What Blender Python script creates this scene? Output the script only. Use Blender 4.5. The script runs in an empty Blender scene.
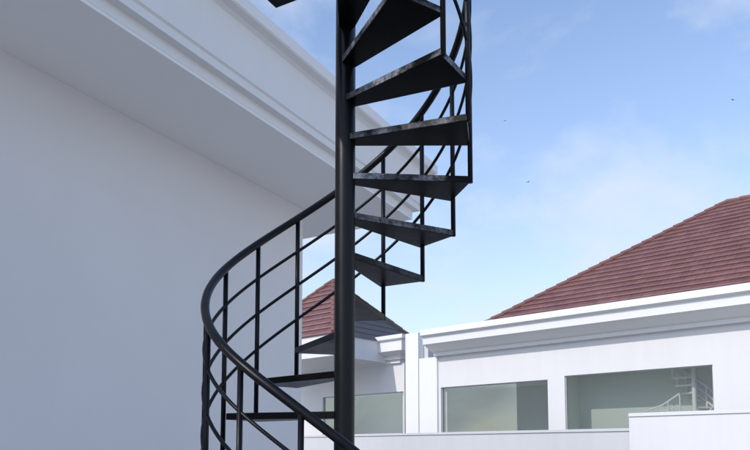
import bpy, bmesh, math, random
from mathutils import Vector, Matrix
random.seed(4)
rad=math.radians
EYE=1.6
PIT=rad(5); F=697.0; V0=390.1
# ---------------------------------------------------------------- helpers
def ray(u,v):
    a=(u-375)/F; b=(V0-v)/F
    return Vector((a, math.cos(PIT)-b*math.sin(PIT), math.sin(PIT)+b*math.cos(PIT)))
def on_plane(u,v,P0,n):
    d=ray(u,v); o=Vector((0,0,EYE)); t=(P0-o).dot(n)/d.dot(n)
    return o+d*t
coll=bpy.context.scene.collection
def empty(name,loc,label,cat,**k):
    e=bpy.data.objects.new(name,None); e.location=loc; e.empty_display_size=.3
    coll.objects.link(e); e["label"]=label; e["category"]=cat
    for a,b in k.items(): e[a]=b
    return e
def parent(o,p):
    o.parent=p; o.matrix_parent_inverse=Matrix.Translation(-p.location)
def mesh(name,verts,faces,mat,par=None,smooth=False,uvs=None,bevel=0,label=None,keep=False):
    me=bpy.data.meshes.new(name); me.from_pydata([tuple(v) for v in verts],[],faces); 
    if uvs:
        l=me.uv_layers.new(name="UVMap")
        for poly in me.polygons:
            for li,vi in zip(poly.loop_indices,poly.vertices): l.data[li].uv=uvs[vi]
    bm=bmesh.new(); bm.from_mesh(me)
    if not uvs and not keep: bmesh.ops.recalc_face_normals(bm,faces=bm.faces)
    bm.to_mesh(me); bm.free()
    if smooth:
        for p in me.polygons: p.use_smooth=True
    me.materials.append(mat)
    o=bpy.data.objects.new(name,me); coll.objects.link(o)
    if bevel:
        m=o.modifiers.new("b",'BEVEL'); m.width=bevel; m.segments=2; m.limit_method='ANGLE'
    if par: parent(o,par)
    if label: o["label"]=label
    return o
class Geo:
    def __init__(s): s.v=[]; s.f=[]; s.uv=[]
    def prism(s,poly,z0,z1):
        b=len(s.v); n=len(poly)
        s.v+= [Vector((p[0],p[1],z0)) for p in poly]+[Vector((p[0],p[1],z1)) for p in poly]
        s.f.append([b+i for i in range(n)][::-1]); s.f.append([b+n+i for i in range(n)])
        for i in range(n): s.f.append([b+i,b+(i+1)%n,b+n+(i+1)%n,b+n+i])
    def quad(s,*p,uv=None):
        b=len(s.v); s.v+=[Vector(q) for q in p]; s.f.append(list(range(b,b+len(p))))
        if uv: s.uv+=uv
    def tube(s,pts,r,n=10,cap=True):
        b=len(s.v); N=len(pts)
        for i,p in enumerate(pts):
            p=Vector(p); t=(Vector(pts[min(i+1,N-1)])-Vector(pts[max(i-1,0)])).normalized()
            up=Vector((0,0,1)) if abs(t.z)<.95 else Vector((1,0,0))
            x=t.cross(up).normalized(); y=x.cross(t).normalized()
            for k in range(n):
                a=2*math.pi*k/n; s.v.append(p+x*(r*math.cos(a))+y*(r*math.sin(a)))
        for i in range(N-1):
            for k in range(n):
                s.f.append([b+i*n+k,b+i*n+(k+1)%n,b+(i+1)*n+(k+1)%n,b+(i+1)*n+k])
        if cap:
            s.f.append([b+k for k in range(n)][::-1]); s.f.append([b+(N-1)*n+k for k in range(n)])
    def obj(s,name,mat,par=None,**k): return mesh(name,s.v,s.f,mat,par,uvs=s.uv or None,**k)
# ---------------------------------------------------------------- materials
def newmat(name):
    m=bpy.data.materials.new(name); m.use_nodes=True
    nt=m.node_tree; b=nt.nodes["Principled BSDF"]; return m,nt,b
def noise(nt,scale,detail=6,rough=.6,vec=None):
    n=nt.nodes.new("ShaderNodeTexNoise"); n.inputs["Scale"].default_value=scale; n.inputs["Detail"].default_value=detail
    n.inputs["Roughness"].default_value=rough
    if vec is None:
        g=nt.nodes.new("ShaderNodeNewGeometry"); vec=g.outputs["Position"]
    nt.links.new(vec,n.inputs["Vector"]); return n
def ramp(nt,fac,stops):
    r=nt.nodes.new("ShaderNodeValToRGB"); el=r.color_ramp.elements
    while len(el)<len(stops): el.new(.5)
    for e,(p,c) in zip(el,stops): e.position=p; e.color=(*c,1)
    nt.links.new(fac,r.inputs["Fac"]); return r
def bump(nt,b,h,strength,dist=.01):
    n=nt.nodes.new("ShaderNodeBump"); n.inputs["Strength"].default_value=strength; n.inputs["Distance"].default_value=dist
    nt.links.new(h,n.inputs["Height"]); nt.links.new(n.outputs[0],b.inputs["Normal"])
def mult(nt,a,c):
    mx=nt.nodes.new("ShaderNodeMix"); mx.data_type='RGBA'; mx.blend_type='MULTIPLY'; mx.inputs[0].default_value=1
    nt.links.new(a,mx.inputs[6])
    if isinstance(c,tuple): mx.inputs[7].default_value=c
    else: nt.links.new(c,mx.inputs[7])
    return mx.outputs[2]
def math_(nt,op,a,b=None,clamp=False):
    m=nt.nodes.new("ShaderNodeMath"); m.operation=op; m.use_clamp=clamp
    nt.links.new(a,m.inputs[0])
    if b is not None:
        if isinstance(b,(int,float)): m.inputs[1].default_value=b
        else: nt.links.new(b,m.inputs[1])
    return m.outputs[0]
def plaster(name,c,var=.06,streak=.0):
    m,nt,b=newmat(name)
    n=noise(nt,.6,6,.55)
    lo=tuple(x*(1-var) for x in c); 
    r=ramp(nt,n.outputs["Fac"],[(.3,lo),(.7,c)])
    out=r.outputs[0]
    if streak:
        g=nt.nodes.new("ShaderNodeNewGeometry"); mp=nt.nodes.new("ShaderNodeMapping")
        mp.inputs["Scale"].default_value=(3,3,.15); nt.links.new(g.outputs["Position"],mp.inputs[0])
        n2=noise(nt,1.6,7,.6,mp.outputs[0])
        r2=ramp(nt,n2.outputs["Fac"],[(.30,(1-streak,1-streak,1-streak*.95)),(.6,(1,1,1))])
        out=mult(nt,out,r2.outputs[0])
    nt.links.new(out,b.inputs["Base Color"]); b.inputs["Roughness"].default_value=.85
    n3=noise(nt,60,4); bump(nt,b,n3.outputs["Fac"],.12,.003)
    return m
M_wallL=plaster("shaded_render_paint",(.80,.775,.765),.06)
M_soff=plaster("soffit_paint",(.90,.88,.86),.03)
M_corn=plaster("cornice_white_paint",(.83,.82,.81),.03,.02)
M_white=plaster("facade_white_paint",(.76,.75,.75),.04,.03)
M_bound=plaster("boundary_wall_paint",(.64,.64,.65),.05,.04)
M_bright=plaster("bright_wall_paint",(.79,.78,.78),.03,.04)
M_room=plaster("room_wall_paint",(.70,.75,.70),.05)
M_ceil=plaster("room_ceiling_paint",(.89,.91,.89),.03)
M_frame=plaster("window_frame_paint",(.50,.52,.52),.03)
M_floor=plaster("room_floor_tile",(.78,.78,.75),.08)
M_stair_refl=plaster("reflected_stair_white",(.92,.92,.92),.03)
# black metal
M_blk,nt,b=newmat("black_painted_steel")
n=noise(nt,7,8,.7); r=ramp(nt,n.outputs["Fac"],[(.35,(.0022,.0025,.0035)),(.7,(.005,.0053,.007))]); nt.links.new(r.outputs[0],b.inputs["Base Color"])
rr=ramp(nt,n.outputs["Fac"],[(.3,(.30,)*3),(.7,(.44,)*3)]); nt.links.new(rr.outputs[0],b.inputs["Roughness"])
b.inputs["Specular IOR Level"].default_value=.25
n3=noise(nt,90,3); bump(nt,b,n3.outputs["Fac"],.12,.002)
def treadmat(name):
    m,nt,b=newmat(name)
    n=noise(nt,6,9,.7); r=ramp(nt,n.outputs["Fac"],[(.4,(.0012,.0013,.0018)),(.7,(.003,.0032,.0042))])
    out=r.outputs[0]
    ge=nt.nodes.new("ShaderNodeNewGeometry"); sp=nt.nodes.new("ShaderNodeSeparateXYZ"); nt.links.new(ge.outputs["Normal"],sp.inputs[0])
    side=ramp(nt,math_(nt,'ABSOLUTE',sp.outputs[2]),[(.2,(1,1,1)),(.5,(0,0,0))])
    # pale speckled highlights painted into the side faces, higher up
    sp2=nt.nodes.new("ShaderNodeSeparateXYZ"); nt.links.new(ge.outputs["Position"],sp2.inputs[0])
    mr=nt.nodes.new("ShaderNodeMapRange"); mr.inputs[1].default_value=2.4; mr.inputs[2].default_value=3.0; nt.links.new(sp2.outputs[2],mr.inputs[0])
    n2=noise(nt,45,8,.75); n4=noise(nt,4.5,5,.6)
    r2=ramp(nt,n2.outputs["Fac"],[(.38,(.15,.15,.15)),(.58,(1,1,1))]); r4=ramp(nt,n4.outputs["Fac"],[(.42,(0,0,0)),(.60,(1,1,1))])
    f=mult(nt,mult(nt,r2.outputs[0],r4.outputs[0]),side.outputs[0])
    f=mult(nt,f,mr.outputs[0])
    mx=nt.nodes.new("ShaderNodeMix"); mx.data_type='RGBA'; nt.links.new(f,mx.inputs[0]); nt.links.new(out,mx.inputs[6]); mx.inputs[7].default_value=(.26,.27,.30,1); out=mx.outputs[2]
    nt.links.new(out,b.inputs["Base Color"]); b.inputs["Specular IOR Level"].default_value=.12
    rr=ramp(nt,n.outputs["Fac"],[(.3,(.30,)*3),(.7,(.44,)*3)]); nt.links.new(rr.outputs[0],b.inputs["Roughness"])
    n3=noise(nt,40,4); bump(nt,b,n3.outputs["Fac"],.08,.002); return m
M_trd=treadmat("black_steel_plate")
# roof tiles (UV in metres)
CO=.29
def tiles(name,c1,c2,cm,edge,rw=CO,es=.45,bmp=-.5,dkv=.55):
    m,nt,b=newmat(name)
    uv=nt.nodes.new("ShaderNodeUVMap"); br=nt.nodes.new("ShaderNodeTexBrick")
    nt.links.new(uv.outputs[0],br.inputs["Vector"]); br.inputs["Scale"].default_value=1
    br.inputs["Brick Width"].default_value=.28; br.inputs["Row Height"].default_value=rw; br.inputs["Mortar Size"].default_value=.011; br.inputs["Mortar Smooth"].default_value=.4
    br.inputs["Color1"].default_value=(*c1,1); br.inputs["Color2"].default_value=(*c2,1); br.inputs["Mortar"].default_value=(*cm,1)
    n=noise(nt,1.0,9,.7); r=ramp(nt,n.outputs["Fac"],[(.3,(.82,.82,.83)),(.7,(1.18,1.16,1.15))])
    col=mult(nt,br.outputs["Color"],r.outputs[0])
    sp=nt.nodes.new("ShaderNodeSeparateXYZ"); nt.links.new(uv.outputs[0],sp.inputs[0])
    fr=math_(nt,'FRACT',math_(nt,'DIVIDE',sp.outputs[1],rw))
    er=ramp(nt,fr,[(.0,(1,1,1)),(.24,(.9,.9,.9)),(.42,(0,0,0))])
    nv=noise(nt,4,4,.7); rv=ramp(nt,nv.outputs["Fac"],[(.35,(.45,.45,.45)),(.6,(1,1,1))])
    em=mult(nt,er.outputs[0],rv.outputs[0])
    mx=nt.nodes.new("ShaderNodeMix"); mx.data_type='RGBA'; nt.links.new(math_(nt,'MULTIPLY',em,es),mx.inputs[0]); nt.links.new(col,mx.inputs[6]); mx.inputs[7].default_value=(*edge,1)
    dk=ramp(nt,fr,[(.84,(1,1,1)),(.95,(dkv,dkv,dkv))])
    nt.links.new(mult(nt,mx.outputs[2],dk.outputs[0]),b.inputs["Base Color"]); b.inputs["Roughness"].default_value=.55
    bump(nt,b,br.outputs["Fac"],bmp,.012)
    return m
M_tile=tiles("dusty_red_brown_roof_tile",(.155,.066,.060),(.205,.092,.084),(.10,.046,.043),(.36,.22,.20),es=.58)
M_tileg=tiles("shade_grey_roof_tile",(.072,.070,.075),(.076,.074,.079),(.068,.067,.071),(.075,.073,.078),es=.0,bmp=-.05,dkv=1.0)  # shade of the roof's dark side put into the tile colour
M_ridge=plaster("ridge_tile_glaze",(.23,.11,.10),.2)
M_ridgeg=plaster("shade_grey_ridge_tile",(.08,.078,.08),.2)  # ridge caps carry the same painted shade
# glass
def glass(name,tint,refl,base):
    m,nt,b=newmat(name); nt.nodes.remove(b)
    o=nt.nodes["Material Output"]; t=nt.nodes.new("ShaderNodeBsdfTransparent"); t.inputs[0].default_value=(*tint,1)
    g=nt.nodes.new("ShaderNodeBsdfGlossy"); g.inputs["Roughness"].default_value=.012; g.inputs[0].default_value=(.93,.98,.95,1)
    lw=nt.nodes.new("ShaderNodeLayerWeight"); lw.inputs[0].default_value=refl
    mx=nt.nodes.new("ShaderNodeMixShader"); nt.links.new(math_(nt,'ADD',lw.outputs["Fresnel"],base,True),mx.inputs[0])
    nt.links.new(t.outputs[0],mx.inputs[1]); nt.links.new(g.outputs[0],mx.inputs[2]); nt.links.new(mx.outputs[0],o.inputs[0])
    return m
M_glass=glass("coated_window_glass",(.955,.985,.965),.40,.18)
M_gnd,nt,b=newmat("paving_concrete")
n=noise(nt,.4,9,.6); r=ramp(nt,n.outputs["Fac"],[(.3,(.35,.335,.31)),(.7,(.45,.43,.40))]); nt.links.new(r.outputs[0],b.inputs["Base Color"]); b.inputs["Roughness"].default_value=.9

# ---------------------------------------------------------------- ground
g=Geo(); g.quad((-400,-400,0),(400,-400,0),(400,400,0),(-400,400,0)); go=g.obj("ground",M_gnd); go["kind"]="structure"

# ---------------------------------------------------------------- spiral staircase
AX=Vector((-.151,3.424,0)); R=.637; H0=EYE-.039; T0=-97.72; DT=23.20; RISE=.2; HH=.80
stair=empty("spiral_staircase",(AX.x,AX.y,0),"black steel spiral staircase with wedge treads and curved railing","staircase")
def pol(th,r,z=0): return Vector((AX.x+r*math.sin(rad(th)),AX.y+r*math.cos(rad(th)),z))
NMIN,NMAX=-7,11
g=Geo(); g.tube([(AX.x,AX.y,z) for z in (0.0,1.5,3.0,5.4)],.051,40)
g.obj("pole",M_blk,stair,smooth=False)
for p in bpy.data.objects["pole"].data.polygons: p.use_smooth=len(p.vertices)==4
g=Geo(); g.prism([pol(a,.13) for a in range(0,360,20)],.004,.016); g.obj("base_plate",M_blk,stair)
for k in range(NMIN,NMAX+1):
    jit=random.uniform(-.5,.5)
    a0=T0+DT*k-1.2+jit; a1=T0+DT*(k+1)+1.2+jit; z=H0+RISE*k
    th=(a0+a1)/2
    g=Geo(); g.prism([pol(th-52,.052),pol(a0,R),pol(a1,R),pol(th+52,.052)],z,z+.034)
    g.obj("tread",M_trd,stair,bevel=.003)
def RR(th):
    d=(th+112)/48.0; e=(th+140)/26.0
    return R*(.998+.055*math.exp(-d*d)+.05*math.exp(-e*e))
def hz(th,h): return H0+RISE*((th-T0)/DT)+h
thA=T0+DT*NMIN; thB=T0+DT*(NMAX+1)+4
def helix(h,r,name,off=0.0,n=10):
    pts=[]; t=thA
    while t<=thB: pts.append(pol(t,RR(t)+off,hz(t,h))); t+=4
    g=Geo(); g.tube(pts,r,n); return g.obj(name,M_blk,stair,smooth=True)
helix(HH,.0205,"handrail",0,14)
for h in (.20,.40,.60): helix(h,.0088,"rail",.0,8)
for k in range(NMIN,NMAX+2):
    th=T0+DT*k; kk=max(k-1,NMIN); p=pol(th,RR(th)+.002)
    g=Geo(); g.tube([(p.x,p.y,H0+RISE*kk+.001),(p.x,p.y,hz(th,HH)-.005)],.0128,12)
    q=pol(th,R-.03)
    g.tube([(q.x,q.y,H0+RISE*kk+.018),(p.x,p.y,H0+RISE*kk+.018)],.010,8)
    g.obj("baluster",M_blk,stair,smooth=True)
# landing
aL=rad(29); L=Vector((math.sin(aL),math.cos(aL),0)); N=Vector((math.cos(aL),-math.sin(aL),0))
K=Vector((-.53,3.54,0)); zl=H0+RISE*12
g=Geo(); g.prism([K,K+N*.30,K+N*.30-L*1.3,K-L*1.3],zl,zl+.05); g.obj("landing_plate",M_trd,stair,bevel=.003)

# ---------------------------------------------------------------- building 1 (long shaded wall with cornice)
P=on_plane(303,209,Vector((0,9,0)),Vector((0,1,0))); zs=P.z; C=Vector((P.x,P.y,0))
w=1.0
for i in range(30):
    tip=C+(N+L)*w; uu=375+F*tip.x/(tip.y*math.cos(PIT)+(zs-EYE)*math.sin(PIT)); w+=(438-uu)*.003
b1=empty("white_building",(C.x,C.y,0),"plain white rendered building with deep moulded cornice","building")
LEN=14; DEP=9
c0=C-L*LEN
g=Geo(); g.prism([C,c0,c0-N*DEP,C-N*DEP],0,zs+.02); g.obj("wall",M_wallL,b1)
zt=on_plane(248,0,C+N*w,N).z; zb=on_plane(114,0,C+N*(w*.84),N).z
Hh=zt-zb
def sweep(prof,path_fn,name,mat,par,**k):
    g=Geo(); rows=[path_fn(o) for o,z in prof]; m=len(rows[0])
    for (o,z),row in zip(prof,rows): g.v+=[Vector((p.x,p.y,z)) for p in row]
    for i in range(len(prof)-1):
        for j in range(m-1): g.f.append([i*m+j,i*m+j+1,(i+1)*m+j+1,(i+1)*m+j])
    g.f.append([i*m for i in range(len(prof))]); g.f.append([i*m+m-1 for i in range(len(prof))][::-1])
    return g.obj(name,mat,par,**k)
path1=lambda o:[c0+N*o, C+(N+L)*o, C-N*DEP+L*o]
sweep([(0.001,zs),(w*.80,zs),(w*.80,zs+.03),(0.001,zs+.03)],path1,"soffit",M_soff,b1)
prof=[(w*.801,zs+.03),(w*.801,zb),(w*.86,zb),(w*.865,zb+.07),(w*.88,zb+.085),(w*.915,zb+Hh*.76),(w*.94,zb+Hh*.80),(w*.99,zb+Hh*.82),(w,zb+Hh*.84),(w,zt),(w-.12,zt),(w-.12,zt-.10),(w*.801,zt-.10)]
sweep(prof,path1,"cornice",M_corn,b1,bevel=.008)
g=Geo(); g.prism([C+L*w*.8+N*w*.8,c0+N*w*.8,c0-N*DEP,C-N*DEP+L*w*.8],zs+.035,zt-.12); g.obj("roof",M_corn,b1)

# ---------------------------------------------------------------- right building
aR=rad(-48.5); r2=Vector((-math.sin(aR),-math.cos(aR),0)); n2=Vector((-math.cos(aR),math.sin(aR),0))
Q=on_plane(600,400,Vector((0,16,0)),Vector((0,1,0))); Q=Vector((Q.x,Q.y,0))
def loc(u,v,off=0.0):
    p=on_plane(u,v,Q+n2*off,n2); return ((p-Q).dot(r2),p.z)
def W(s,off,z=0): p=Q+r2*s+n2*off; return Vector((p.x,p.y,z))
def wall_holes(name,s0,s1,z0,z1,holes,off,th,mat,par):
    S=sorted({s0,s1,*[h[0] for h in holes],*[h[1] for h in holes]}); Z=sorted({z0,z1,*[h[2] for h in holes],*[h[3] for h in holes]})
    def solid(i,j):
        if i<0 or j<0 or i>=len(S)-1 or j>=len(Z)-1: return False
        cs=(S[i]+S[i+1])/2; cz=(Z[j]+Z[j+1])/2
        return not any(h[0]<cs<h[1] and h[2]<cz<h[3] for h in holes)
    g=Geo()
    for i in range(len(S)-1):
        for j in range(len(Z)-1):
            if not solid(i,j): continue
            a,b_,c,d=S[i],S[i+1],Z[j],Z[j+1]
            g.quad(W(a,off,c),W(b_,off,c),W(b_,off,d),W(a,off,d)); g.quad(W(a,off-th,c),W(a,off-th,d),W(b_,off-th,d),W(b_,off-th,c))
            if not solid(i-1,j): g.quad(W(a,off,c),W(a,off,d),W(a,off-th,d),W(a,off-th,c))
            if not solid(i+1,j): g.quad(W(b_,off,c),W(b_,off-th,c),W(b_,off-th,d),W(b_,off,d))
            if not solid(i,j-1): g.quad(W(a,off,c),W(a,off-th,c),W(b_,off-th,c),W(b_,off,c))
            if not solid(i,j+1): g.quad(W(a,off,d),W(b_,off,d),W(b_,off-th,d),W(a,off-th,d))
    me=g.obj(name,mat,par)
    bm=bmesh.new(); bm.from_mesh(me.data); bmesh.ops.remove_doubles(bm,verts=bm.verts,dist=1e-4); bmesh.ops.recalc_face_normals(bm,faces=bm.faces); bm.to_mesh(me.data); bm.free()
    return me
def box(g,s0,s1,o0,o1,z0,z1): g.prism([W(s0,o0),W(s1,o0),W(s1,o1),W(s0,o1)],z0,z1)
def window(par,s0,s1,z0,z1,off,fr=.022,mull=()):
    wo=empty("window",W((s0+s1)/2,off,z0),"",""); del wo["label"]; del wo["category"]
    parent(wo,par)
    def pch(o):
        o.parent=wo; o.matrix_parent_inverse=Matrix.Translation(-Vector(W((s0+s1)/2,off,z0)))
    g=Geo(); o0,o1=off-.10,off-.04
    box(g,s0+.002,s1-.002,o0,o1,z0+.002,z0+fr); box(g,s0+.002,s1-.002,o0,o1,z1-fr,z1-.002)
    box(g,s0+.002,s0+fr,o0,o1,z0+fr,z1-fr); box(g,s1-fr,s1-.002,o0,o1,z0+fr,z1-fr)
    pch(g.obj("frame",M_frame))
    g=Geo(); g.quad(W(s0+fr*.6,off-.07,z0+fr*.6),W(s1-fr*.6,off-.07,z0+fr*.6),W(s1-fr*.6,off-.07,z1-fr*.6),W(s0+fr*.6,off-.07,z1-fr*.6)); pch(g.obj("glass",M_glass,keep=True))
    return wo
def room(par,s0,s1,off,depth,z0,z1):
    g=Geo(); f,bk=off-.165,off-.165-depth
    g.quad(W(s0,f,z0),W(s0,bk,z0),W(s0,bk,z1),W(s0,f,z1)); g.quad(W(s1,f,z0),W(s1,f,z1),W(s1,bk,z1),W(s1,bk,z0))
    g.quad(W(s0,bk,z0),W(s1,bk,z0),W(s1,bk,z1),W(s0,bk,z1))
    g.obj("interior_wall",M_room,par)
    g=Geo(); g.quad(W(s0,f,z1),W(s1,f,z1),W(s1,bk,z1),W(s0,bk,z1)); g.obj("interior_ceiling",M_ceil,par)
    g=Geo(); g.quad(W(s0,f,z0),W(s1,f,z0),W(s1,bk,z0),W(s0,bk,z0)); g.obj("interior_floor",M_floor,par)
sL=loc(437,400)[0]; sR=loc(750,400)[0]+9.0
b2=empty("white_house",W(sL,0),"white house with red tiled hip roof and wide clear windows","house")
zct=loc(600,304,.75)[1]; zcb=loc(600,338,.12)[1]
w1=(loc(440,400)[0]+.03,loc(548,400)[0]); w2=(loc(565,400)[0],loc(714,400)[0])
zw1=loc(500,383)[1]; zw2=loc(640,370)[1]
zlo=.5; hole=[(w1[0],w1[1],zlo,zw1),(w2[0],w2[1],zlo,zw2),(w2[1]+1.2,w2[1]+4.6,zlo,zw2)]  # windows extended down unseen behind the yard wall to let in more sun
wall_holes("facade_wall",sL,sR,0,zcb+.03,hole,0,.16,M_white,b2)
for h in hole: window(b2,h[0],h[1],h[2],h[3],0)
ZF=.30  # floor lowered out of sight so sunlight bounces into the rooms
mid=(w1[1]+w2[0])/2
room(b2,sL+.25,mid+.02,0,2.2,ZF,zw1+.12); room(b2,mid+.08,w2[1]+.35,0,.95,ZF,zw2+.12); room(b2,w2[1]+.45,sR-.3,0,3,ZF,zw2+.14)  # room depths shaped for the light on the walls inside
DR=9.5
g=Geo()
box(g,sL,sL+.22,-DR,-.162,0,zcb+.03); box(g,sR-.22,sR,-DR,-.162,0,zcb+.03); box(g,sL+.222,sR-.222,-DR,-DR+.22,0,zcb+.03); g.obj("wall",M_white,b2)
g=Geo(); box(g,sL+.01,sR-.01,-DR+.01,-.17,zcb+.035,zcb+.2); g.obj("slab",M_white,b2)
pr=[(0,zcb+.01),(.14,zcb+.01),(.14,zcb+.10),(.36,zcb+.16),(.58,zcb+.27),(.62,zcb+.27),(.64,zct-.19),(.73,zct-.16),(.75,zct-.15),(.75,zct),(.60,zct),(.60,zct-.10),(0,zct-.10)]
tipL=(sL-loc(420,331,.75)[0])/.75
sweep(pr,lambda o:[W(sL-o*tipL,-DR),W(sL-o*tipL,o),W(sR+o,o),W(sR+o,-DR)],"cornice",M_corn,b2)
def tile_roof(par,s0,s1,o0,o1,zE,pitch,mats,course=CO,caps=None):
    caps=caps or [M_ridge]*5
    half=(o1-o0)/2; half=min(half,(s1-s0)/2); ri=half*math.tan(pitch)
    A=[W(s0,o1,zE),W(s1,o1,zE),W(s1,o0,zE),W(s0,o0,zE)]
    T1,T2=W(s0+half,(o0+o1)/2,zE+ri),W(s1-half,(o0+o1)/2,zE+ri); tops=[(T1,T2),(T2,T2),(T2,T1),(T1,T1)]
    gs={}
    for i in range(4):
        g=gs.setdefault(mats[i].name,Geo())
        a,b_=A[i],A[(i+1)%4]; ta,tb=tops[i]
        sl=math.hypot(half,ri); n=int(sl/course); e=(b_-a).normalized()
        nrm=e.cross(((ta+tb)/2-(a+b_)/2).normalized()); nrm=nrm if nrm.z>0 else -nrm
        lo_,hi_=(.024,.036) if mats[i] is M_tile else (.008,.012)
        for c in range(n):
            t0,t1=c/n,(c+1)/n; 
            p0,p1=a.lerp(ta,t0),b_.lerp(tb,t0); q0,q1=a.lerp(ta,t1),b_.lerp(tb,t1)
            u=lambda p:(p-a).dot(e)
            seg=max(1,int((p1-p0).length/.6)); cb=c*course
            hs=[random.uniform(lo_,hi_) for _ in range(seg+1)]
            for s in range(seg):
                x0,x1=s/seg,(s+1)/seg
                lf0=nrm*hs[s]; lf1=nrm*hs[s+1]
                P0,P1,Q0,Q1=p0.lerp(p1,x0),p0.lerp(p1,x1),q0.lerp(q1,x0),q0.lerp(q1,x1)
                g.quad(P0+lf0,P1+lf1,Q1,Q0,uv=[(u(P0),cb+.016),(u(P1),cb+.016),(u(Q1),cb+course-.016),(u(Q0),cb+course-.016)])
                g.quad(P0,P1,P1+lf1,P0+lf0,uv=[(u(P0),cb+.14),(u(P1),cb+.14),(u(P1),cb+.10),(u(P0),cb+.10)])
    for nme,gg in gs.items(): gg.obj("roof",bpy.data.materials[nme],par)
    def rid(p,q,m_):
        g=Geo()
        d=(q-p); m=max(2,int(d.length/.35))
        for i in range(m):
            x=p.lerp(q,i/m)+Vector((0,0,.04)); y=p.lerp(q,(i+1.06)/m)+Vector((0,0,.015))
            g.tube([x,y],.07,8)
        g.obj("ridge_cap",m_,par)
    rid(A[0],tops[0][0],caps[0]); rid(A[1],tops[0][1],caps[1]); rid(A[2],tops[2][0],caps[2]); rid(A[3],tops[2][1],caps[3])
    if (T2-T1).length>.2: rid(T1,T2,caps[4])
sh,_=loc(458,316,-.35)
zE=zct-.12
for i in range(1,400):
    t=i*.025; p=W(sh+t,-.35-t)
    if 375+F*p.x/(p.y*math.cos(PIT)+5.2*math.sin(PIT))>=728: break
zpk=EYE+ray(728,203).z*(p.y/ray(728,203).y)
pitch=math.atan((zpk-zE)/t)
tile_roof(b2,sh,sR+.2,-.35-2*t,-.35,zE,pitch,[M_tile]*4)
g=Geo(); p0,_=loc(420,400,.02); p1,_=loc(438,400,.02)
box(g,p0,p1,-.25,.06,0,zcb-.002); g.obj("pilaster",M_corn,b2,bevel=.01)
# ---------------------------------------------------------------- left wing house
OFF=-1.3
s0=loc(250,400,OFF)[0]; s1=loc(404,400,OFF)[0]
b3=empty("low_house",W(s1,OFF),"lower white house with maroon pyramid roof, shaded slopes painted grey","house")
zt3=loc(370,338,OFF+.6)[1]; zb3=loc(370,366,OFF+.1)[1]
hw=(s1-3.6,s1-.02,.5,loc(380,393,OFF)[1])  # opening also extended down unseen, to light the room
wall_holes("facade_wall",s0-6,s1+.02,0,zb3+.03,[hw],OFF,.16,M_white,b3)
window(b3,*hw,OFF); room(b3,s1-4.2,s1,OFF,1.8,ZF,hw[3]+.12)
pr=[(0,zb3+.01),(.10,zb3+.01),(.10,zb3+.12),(.20,zb3+.12),(.20,zb3+.22),(.46,zb3+.32),(.5,zb3+.33),(.5,zt3-.16),(.6,zt3-.12),(.6,zt3),(.48,zt3),(.48,zt3-.10),(0,zt3-.10)]
sc=loc(402,340,OFF+.6)[0]-.6
sweep(pr,lambda o:[W(s0-6,OFF+o),W(sc+o,OFF+o),W(sc+o,OFF-.2)],"cornice",M_corn,b3)
qa,_=loc(405.5,400,-.05); qz=loc(412,333,-.05)[1]
g=Geo(); box(g,qa,p0-.11,-.7,-.05,0,qz); g.obj("pilaster",M_corn,b3,bevel=.01)
g=Geo(); box(g,p0-.109,p0+.05,-.7,-.30,0,qz-.05); g.obj("recess_wall",M_bound,b3)
g=Geo(); box(g,s0-6,s1,OFF-7,OFF-6.8,0,zb3); box(g,s0-6,s0-5.8,OFF-6.79,OFF-.17,0,zb3); box(g,s1-.2,s1,OFF-6.79,OFF-.17,0,zb3); g.obj("wall",M_white,b3)
# pyramid roof behind the cornice
h=2.25; zE3=zt3-.12; dep=20.0
pk=Vector(((334-375)/F*1.03*(dep+1.41*h),dep+1.41*h,0))
cn=pk-h*(-r2-n2)
so=((cn-Q).dot(r2),(cn-Q).dot(n2)); zpk=EYE+ray(334,281).z*(pk.y/ray(334,281).y)
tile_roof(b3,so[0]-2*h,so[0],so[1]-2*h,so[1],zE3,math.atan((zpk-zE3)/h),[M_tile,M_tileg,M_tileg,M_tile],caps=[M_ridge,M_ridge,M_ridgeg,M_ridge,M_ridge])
g=Geo(); box(g,so[0]-2*h+.05,so[0]-.05,so[1]-2*h+.05,so[1]-.05,zb3+.04,zE3+.01); g.obj("roof_base",M_white,b3)
# ---------------------------------------------------------------- boundary walls
a,za=loc(290,442,1.6); b_,zb_=loc(630,428,1.6); c_,zc_=loc(760,405,1.6)
bw=empty("boundary_wall",W(b_,1.6),"low pale grey rendered yard wall with flat coping","wall")
g=Geo(); box(g,a-4,b_-.003,1.42,1.6,0,zb_-.06); g.obj("wall",M_bound,bw)
g=Geo(); box(g,a-4,b_-.003,1.39,1.63,zb_-.06+.001,zb_); g.obj("coping",M_bound,bw,bevel=.006)
bw2=empty("boundary_wall",W(b_,1.6),"taller bright white rendered yard wall","wall")
zhi=loc(690,411,1.64)[1]
g=Geo(); box(g,b_,c_+8,1.38,1.64,0,zhi-.07); g.obj("wall",M_bright,bw2)
g=Geo(); box(g,b_,c_+8,1.35,1.67,zhi-.069,zhi); g.obj("coping",M_bright,bw2,bevel=.006)
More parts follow.
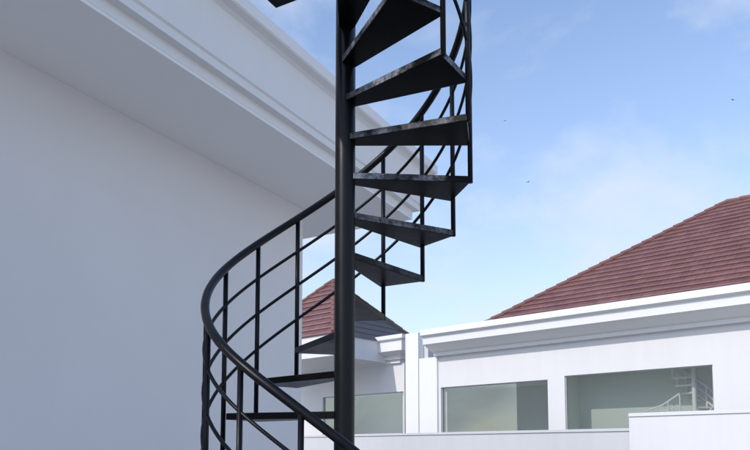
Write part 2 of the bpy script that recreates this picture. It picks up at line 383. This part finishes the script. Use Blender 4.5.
# ---------------------------------------------------------------- window reflection of a stair, modelled as a white stair behind the glass
RS=.43
sx,_=loc(694,390,-.64); cen=W(sx,-.64)
ws=empty("stair_reflection",(cen.x,cen.y,ZF),"window reflection of a spiral staircase and railing, modelled behind the glass","staircase")
ztop=zw2+.08
g=Geo(); g.tube([(cen.x,cen.y,ZF+.002),(cen.x,cen.y,ztop)],.045,12); g.obj("pole",M_stair_refl,ws)
def wp(t,r,z): return Vector((cen.x+r*math.cos(t),cen.y+r*math.sin(t),z))
nst=18
for i in range(nst):
    t=i*.50+.3; z=ZF+.1+i*.165
    if z>ztop-.05: break
    g=Geo(); g.prism([wp(t-.3,.03,0),wp(t-.26,RS,0),wp(t+.26,RS,0),wp(t+.3,.03,0)],z,z+.035); g.obj("tread",M_stair_refl,ws)
    g=Geo(); g.tube([wp(t,RS,z),wp(t,RS,min(z+.5,ztop-.01))],.022,6); g.obj("baluster",M_stair_refl,ws)
for hh in (.16,.33,.5):
    pts=[wp(.3+j*.125,RS,ZF+.1+j*.04125+hh) for j in range(80) if ZF+.1+j*.04125+hh<ztop-.02]
    g=Geo(); g.tube(pts,.022,6); g.obj("handrail",M_stair_refl,ws)
def LP(s,z,o=-.45): return W(s,o,z)
sa=loc(645,405,-.45)[0]; sb=loc(680,405,-.45)[0]
g=Geo(); box(g,sa,sb,-1.0,-.42,2.05,2.10); g.obj("landing_plate",M_stair_refl,ws)  # landing of the stair reflection, not a plate in the room
g=Geo(); g.tube([W(sa+.03,-.45,ZF),W(sa+.03,-.45,2.05)],.02,8); g.obj("reflected_support_post",M_stair_refl,ws)
g=Geo(); g.tube([LP(sa,2.50),LP((sa+sb)/2,2.62),LP(sb,2.86)],.020,8)
for i in range(4):
    s=sa+(sb-sa)*i/3; g.tube([LP(s,2.1),LP(s,2.50+.34*(i/3)**1.3)],.016,6)
for i in range(3):
    s=sa+(sb-sa)*(i+.5)/3; zc=2.36+.10*i
    for sg in (-1,1):
        g.tube([LP(s+sg*(.05+.05*(1-j/22)*math.cos(j*.42)),zc+.06*(1-j/22)*math.sin(j*.42)) for j in range(18)],.012,6)
g.obj("reflected_railing",M_stair_refl,ws)
# ---------------------------------------------------------------- birds
M_bird,nt,bb=newmat("dark_feathers"); bb.inputs["Roughness"].default_value=.8
nn=noise(nt,20); rr=ramp(nt,nn.outputs["Fac"],[(.3,(.07,.07,.075)),(.7,(.13,.13,.135))]); nt.links.new(rr.outputs[0],bb.inputs["Base Color"])
for (u,v,sz,yaw) in ((528,182,.09,.4),(505,121,.065,1.4),(733,100,.09,2.2)):
    o=Vector((0,0,EYE)); c=o+ray(u,v)*45
    g=Geo(); cs,sn=math.cos(yaw),math.sin(yaw)
    def q(x,y,z): return (c.x+(x*cs-y*sn)*sz,c.y+(x*sn+y*cs)*sz,c.z+z*sz)
    prof_=[(-1.0,.01),(-.7,.10),(-.2,.2),(.3,.18),(.6,.12),(.8,.1),(1.05,.01)]
    bI=len(g.v)
    for x,rd in prof_:
        for k in range(8): g.v.append(Vector(q(x,rd*math.cos(k*math.pi/4),rd*math.sin(k*math.pi/4))))
    for i in range(len(prof_)-1):
        for k in range(8): g.f.append([bI+i*8+k,bI+i*8+(k+1)%8,bI+(i+1)*8+(k+1)%8,bI+(i+1)*8+k])
    for sg in (-1,1):
        g.quad(q(.45,sg*.12,.1),q(.5,sg*.9,.42),q(-.05,sg*2.0,.25),q(-.1,sg*.9,.38),q(-.25,sg*.12,.1))
    g.quad(q(-.8,.05,0),q(-1.5,.3,0),q(-1.35,0,0),q(-1.5,-.3,0),q(-.8,-.05,0))
    ob=g.obj("bird",M_bird); ob["label"]="small dark bird flying in the blue sky"; ob["category"]="bird"; ob["group"]="birds in flight"
# ---------------------------------------------------------------- light
SAZ=rad(-132); SEL=rad(34)
sd=Vector((math.sin(SAZ)*math.cos(SEL),math.cos(SAZ)*math.cos(SEL),math.sin(SEL)))
ld=bpy.data.lights.new("sun",'SUN'); ld.energy=2.45; ld.angle=rad(.5); ld.color=(1,.945,.875)
lo=bpy.data.objects.new("sun",ld); coll.objects.link(lo); lo.rotation_euler=sd.to_track_quat('Z','Y').to_euler(); lo.location=sd*30
wd=bpy.data.worlds.new("World"); bpy.context.scene.world=wd; wd.use_nodes=True; nt=wd.node_tree
bg=nt.nodes["Background"]; sky=nt.nodes.new("ShaderNodeTexSky"); sky.sky_type='NISHITA'; sky.sun_disc=False
sky.sun_elevation=SEL; sky.sun_rotation=SAZ; sky.air_density=1.1; sky.dust_density=.8; sky.ozone_density=2.0; sky.altitude=0
tc=nt.nodes.new("ShaderNodeTexCoord"); mp=nt.nodes.new("ShaderNodeMapping"); mp.inputs["Scale"].default_value=(1,1,1.6)
mp.inputs["Rotation"].default_value=(0,rad(-25),0); mp.inputs["Location"].default_value=(.35,.1,.0)
nt.links.new(tc.outputs["Generated"],mp.inputs[0])
n1=nt.nodes.new("ShaderNodeTexNoise"); n1.inputs["Scale"].default_value=3.3; n1.inputs["Detail"].default_value=12; n1.inputs["Roughness"].default_value=.57; n1.inputs["Distortion"].default_value=.25
nt.links.new(mp.outputs[0],n1.inputs["Vector"])
r=ramp(nt,n1.outputs["Fac"],[(.48,(0,0,0)),(.70,(.55,.55,.55))])
sx_=nt.nodes.new("ShaderNodeSeparateXYZ"); nt.links.new(tc.outputs["Generated"],sx_.inputs[0])
hz_=ramp(nt,sx_.outputs[2],[(.0,(.75,)*3),(.20,(.50,)*3),(.42,(.19,)*3),(.65,(0.04,)*3)])
fac=math_(nt,'ADD',r.outputs[0],hz_.outputs[0],True)
skc=mult(nt,sky.outputs[0],(1.45,1.52,1.66,1))
mx=nt.nodes.new("ShaderNodeMix"); mx.data_type='RGBA'
nt.links.new(fac,mx.inputs[0]); nt.links.new(skc,mx.inputs[6]); mx.inputs[7].default_value=(5.2,5.7,6.6,1)
nt.links.new(mx.outputs[2],bg.inputs[0]); bg.inputs[1].default_value=.15
# ---------------------------------------------------------------- camera
cd=bpy.data.cameras.new("camera"); cd.sensor_width=36; cd.lens=F/750*36; cd.shift_y=(V0-225)/750; cd.clip_end=2000; cd.clip_start=.05
co=bpy.data.objects.new("camera",cd); coll.objects.link(co); co.location=(0,0,EYE); co.rotation_euler=(rad(90)+PIT,0,0)
sc_=bpy.context.scene; sc_.camera=co
sc_.view_settings.view_transform='Standard'; sc_.view_settings.look='None'; sc_.view_settings.exposure=0
